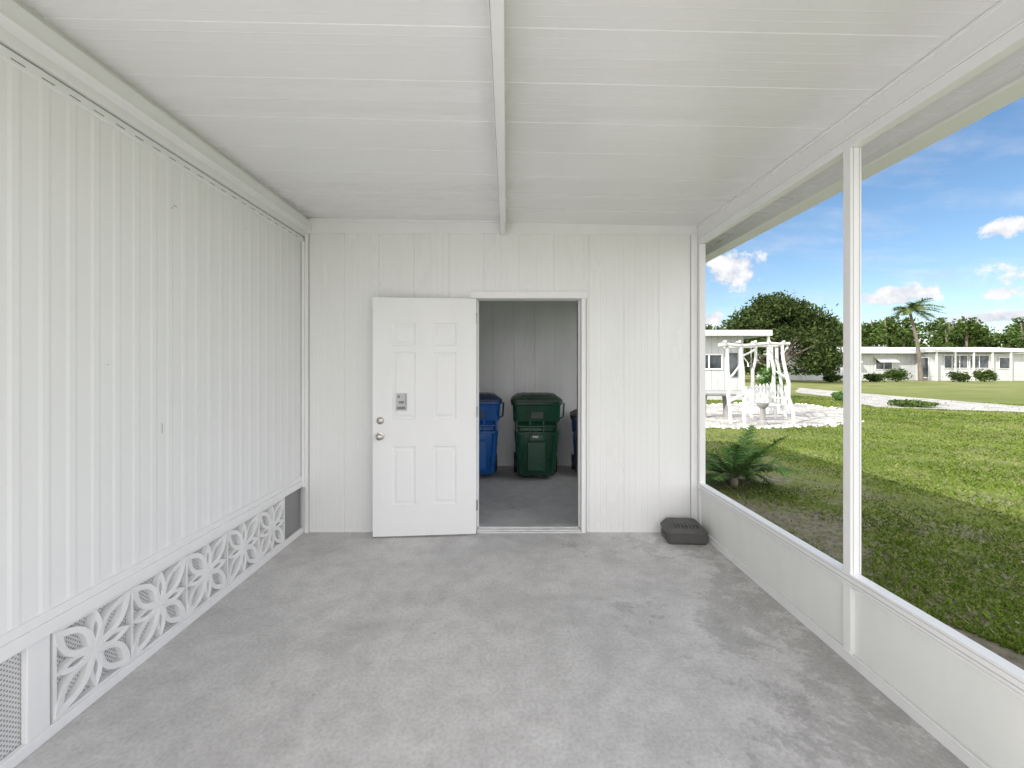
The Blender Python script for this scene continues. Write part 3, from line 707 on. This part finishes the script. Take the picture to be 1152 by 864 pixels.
for a in (845,872): m.tube([PX(a,12.2,zt),PX(a,12.2,.55)],.008,5)
x0s,x1s=PX(843,12.2,0)[0],PX(874,12.2,0)[0]
for k in range(5): m.box((x0s,12.0+k*.1,.35),(x1s,12.08+k*.1,.38))
for k in range(8): 
    xx=x0s+(x1s-x0s)*k/7.5; m.box((xx,12.48,.38),(xx+.05,12.51,.85))
m.box((x0s,12.47,.82),(x1s,12.479,.88)); m.box((x0s,12.0,.55),(x0s+.04,12.47,.59)); m.box((x1s-.04,12.0,.55),(x1s,12.47,.59))
m.build('swing_seat',[M_log],gs,.004)
pf=empty('picket_fence'); m=MB()
xa,xb=PX(838,13.6,0)[0],PX(890,13.6,0)[0]; xx=xa
while xx<xb:
    hh=.75+.12*math.sin(math.pi*(xx-xa)/(xb-xa)); m.box((xx,13.6,GZ+.05),(xx+.07,13.62,hh)); m.add([(xx,13.6,hh),(xx+.07,13.6,hh),(xx+.035,13.6,hh+.06),(xx,13.62,hh),(xx+.07,13.62,hh),(xx+.035,13.62,hh+.06)],[(0,1,2),(5,4,3),(0,2,5,3),(1,4,5,2)]); xx+=.115
m.box((xa,13.621,.15),(xb,13.65,.22)); m.box((xa,13.621,.6),(xb,13.65,.67)); m.build('pickets_and_rails',[M_log],pf)
gt=empty('garden_table'); m=MB(); cx,cy=PX(804,13.0,0)[0],13.0
m.loft([(.58,cx,cy,.50,.30,.05),(.63,cx,cy,.52,.32,.05)],4)
for sx in (-.35,.35): m.loft([(GZ,cx+sx,cy,.07,.16,.03),(.1,cx+sx,cy,.05,.1,.03),(.58,cx+sx,cy,.06,.16,.03)],4)
m.build('table_top_and_legs',[M_gray],gt,.005)
gp=empty('garden_pedestal'); m=MB(); cx,cy=PX(858,11.2,0)[0],11.2
m.tube([(cx,cy,GZ),(cx,cy,.0),(cx,cy,.05),(cx,cy,.35),(cx,cy,.42),(cx,cy,.5)],[.14,.13,.07,.06,.13,.15],14); m.build('pedestal',[M_gray],gp,smooth=True)

# ---------------------------------------------------------------- light
L=Vector((3.1,2.1,-2.85)).normalized()
sd=bpy.data.lights.new('sun','SUN'); sd.energy=4.9; sd.angle=math.radians(.5); sd.color=(1,.96,.89)
so=bpy.data.objects.new('sun',sd); so.rotation_euler=L.to_track_quat('-Z','Y').to_euler(); so.location=(-10,-8,12); S.collection.objects.link(so)
w=bpy.data.worlds.new('World'); S.world=w; w.use_nodes=True; nt=w.node_tree; nt.nodes.clear()
sky=nt.nodes.new('ShaderNodeTexSky'); sky.sky_type='NISHITA'; sky.sun_disc=False
sky.sun_elevation=math.asin(-L.z); sky.sun_rotation=math.atan2(-L.x,-L.y); sky.air_density=1.0; sky.dust_density=.6; sky.ozone_density=1.6
tc=nt.nodes.new('ShaderNodeTexCoord')
sx=nt.nodes.new('ShaderNodeSeparateXYZ'); nt.links.new(tc.outputs['Generated'],sx.inputs[0])
def mth(op,a,b=None):
    k=nt.nodes.new('ShaderNodeMath'); k.operation=op
    for i,v in enumerate((a,b)):
        if v is None: continue
        if hasattr(v,'is_output'): nt.links.new(v,k.inputs[i])
        else: k.inputs[i].default_value=v
    return k.outputs[0]
zc=mth('MAXIMUM',sx.outputs[2],.03); den=mth('ADD',zc,.12)
cb=nt.nodes.new('ShaderNodeCombineXYZ'); nt.links.new(mth('DIVIDE',sx.outputs[0],den),cb.inputs[0]); nt.links.new(mth('DIVIDE',sx.outputs[1],den),cb.inputs[1])
mp=nt.nodes.new('ShaderNodeMapping'); mp.inputs['Scale'].default_value=(1.0,2.2,1); mp.inputs['Rotation'].default_value=(0,0,.5); nt.links.new(cb.outputs[0],mp.inputs[0])
n1=N(nt,'ShaderNodeTexNoise',Scale=1.1,Detail=10.0,Roughness=.6,Distortion=.3); nt.links.new(mp.outputs[0],n1.inputs['Vector'])
wisp=ramp(nt,n1.outputs[0],[(0.48,0.0),(0.62,.2),(0.78,.65)]).outputs[0]
n2=N(nt,'ShaderNodeTexNoise',Scale=30.0,Detail=10.0,Roughness=.6); nt.links.new(tc.outputs['Generated'],n2.inputs['Vector'])
def dotv(v):
    k=nt.nodes.new('ShaderNodeVectorMath'); k.operation='DOT_PRODUCT'; k.inputs[1].default_value=v; nt.links.new(tc.outputs['Generated'],k.inputs[0]); return k.outputs['Value']
def blob(px,py,rx,rz):
    d=Vector(((px-570)/480,1,(413-py)/480)).normalized()
    right=Vector((d.y,-d.x,0)).normalized(); up=right.cross(d)
    a=mth('DIVIDE',dotv(right),rx); b=mth('DIVIDE',dotv(up),rz); f=mth('GREATER_THAN',dotv(d),0.0)
    e=mth('SQRT',mth('ADD',mth('MULTIPLY',a,a),mth('MULTIPLY',b,b)))
    return mth('MULTIPLY',mth('MAXIMUM',mth('SUBTRACT',1.0,e),0.0),f)
tot=None
for q in ((822,303,.085,.060),(1008,333,.085,.030),(1132,256,.04,.022),(1125,357,.11,.016),(1125,330,.03,.012),(930,374,.10,.02),(800,360,.04,.03),(700,250,.2,.06),(1300,300,.2,.05)):
    o=blob(*q); tot=o if tot is None else mth('MAXIMUM',tot,o)
puff=mth('ADD',tot,mth('MULTIPLY',mth('SUBTRACT',n2.outputs[0],.5),1.9))
puffm=ramp(nt,mth('MULTIPLY',puff,mth('GREATER_THAN',tot,.0001)),[(0.30,0.0),(0.56,1.0)]).outputs[0]
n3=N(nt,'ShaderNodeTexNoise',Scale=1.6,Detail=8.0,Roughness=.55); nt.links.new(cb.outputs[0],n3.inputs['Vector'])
fill_cover=N(nt,'ShaderNodeMapRange'); fill_cover.inputs[1].default_value=.80; fill_cover.inputs[2].default_value=.35; fill_cover.inputs[3].default_value=-.25; fill_cover.inputs[4].default_value=.28  # weights the added clouds away from the visible sky
nt.links.new(dotv(Vector((.62,.76,.18)).normalized()),fill_cover.inputs[0])
fill_bank=ramp(nt,mth('ADD',n3.outputs[0],fill_cover.outputs[0]),[(0.52,0.0),(0.66,1.0)]).outputs[0]
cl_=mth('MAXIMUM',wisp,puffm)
skys=nt.nodes.new('ShaderNodeHueSaturation'); skys.inputs['Saturation'].default_value=1.15; nt.links.new(sky.outputs[0],skys.inputs['Color'])
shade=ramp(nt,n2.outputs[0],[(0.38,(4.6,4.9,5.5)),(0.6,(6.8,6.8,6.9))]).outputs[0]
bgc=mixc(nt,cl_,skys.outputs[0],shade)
bgc=mixc(nt,fill_bank,bgc,(13.4,13.3,13.6))  # bright clouds added overhead and behind the camera as fill light
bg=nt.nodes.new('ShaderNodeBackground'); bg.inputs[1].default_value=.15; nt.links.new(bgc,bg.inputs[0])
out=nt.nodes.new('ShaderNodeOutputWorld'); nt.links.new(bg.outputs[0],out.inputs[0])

# ---------------------------------------------------------------- camera
cd=bpy.data.cameras.new('camera'); cd.lens=15; cd.sensor_width=36; cd.shift_x=6/1152; cd.shift_y=-19/1152; cd.clip_end=2000; cd.clip_start=.05
co=bpy.data.objects.new('camera',cd); co.location=(0,0,CAMZ); co.rotation_euler=(math.radians(90),0,0); S.collection.objects.link(co); S.camera=co
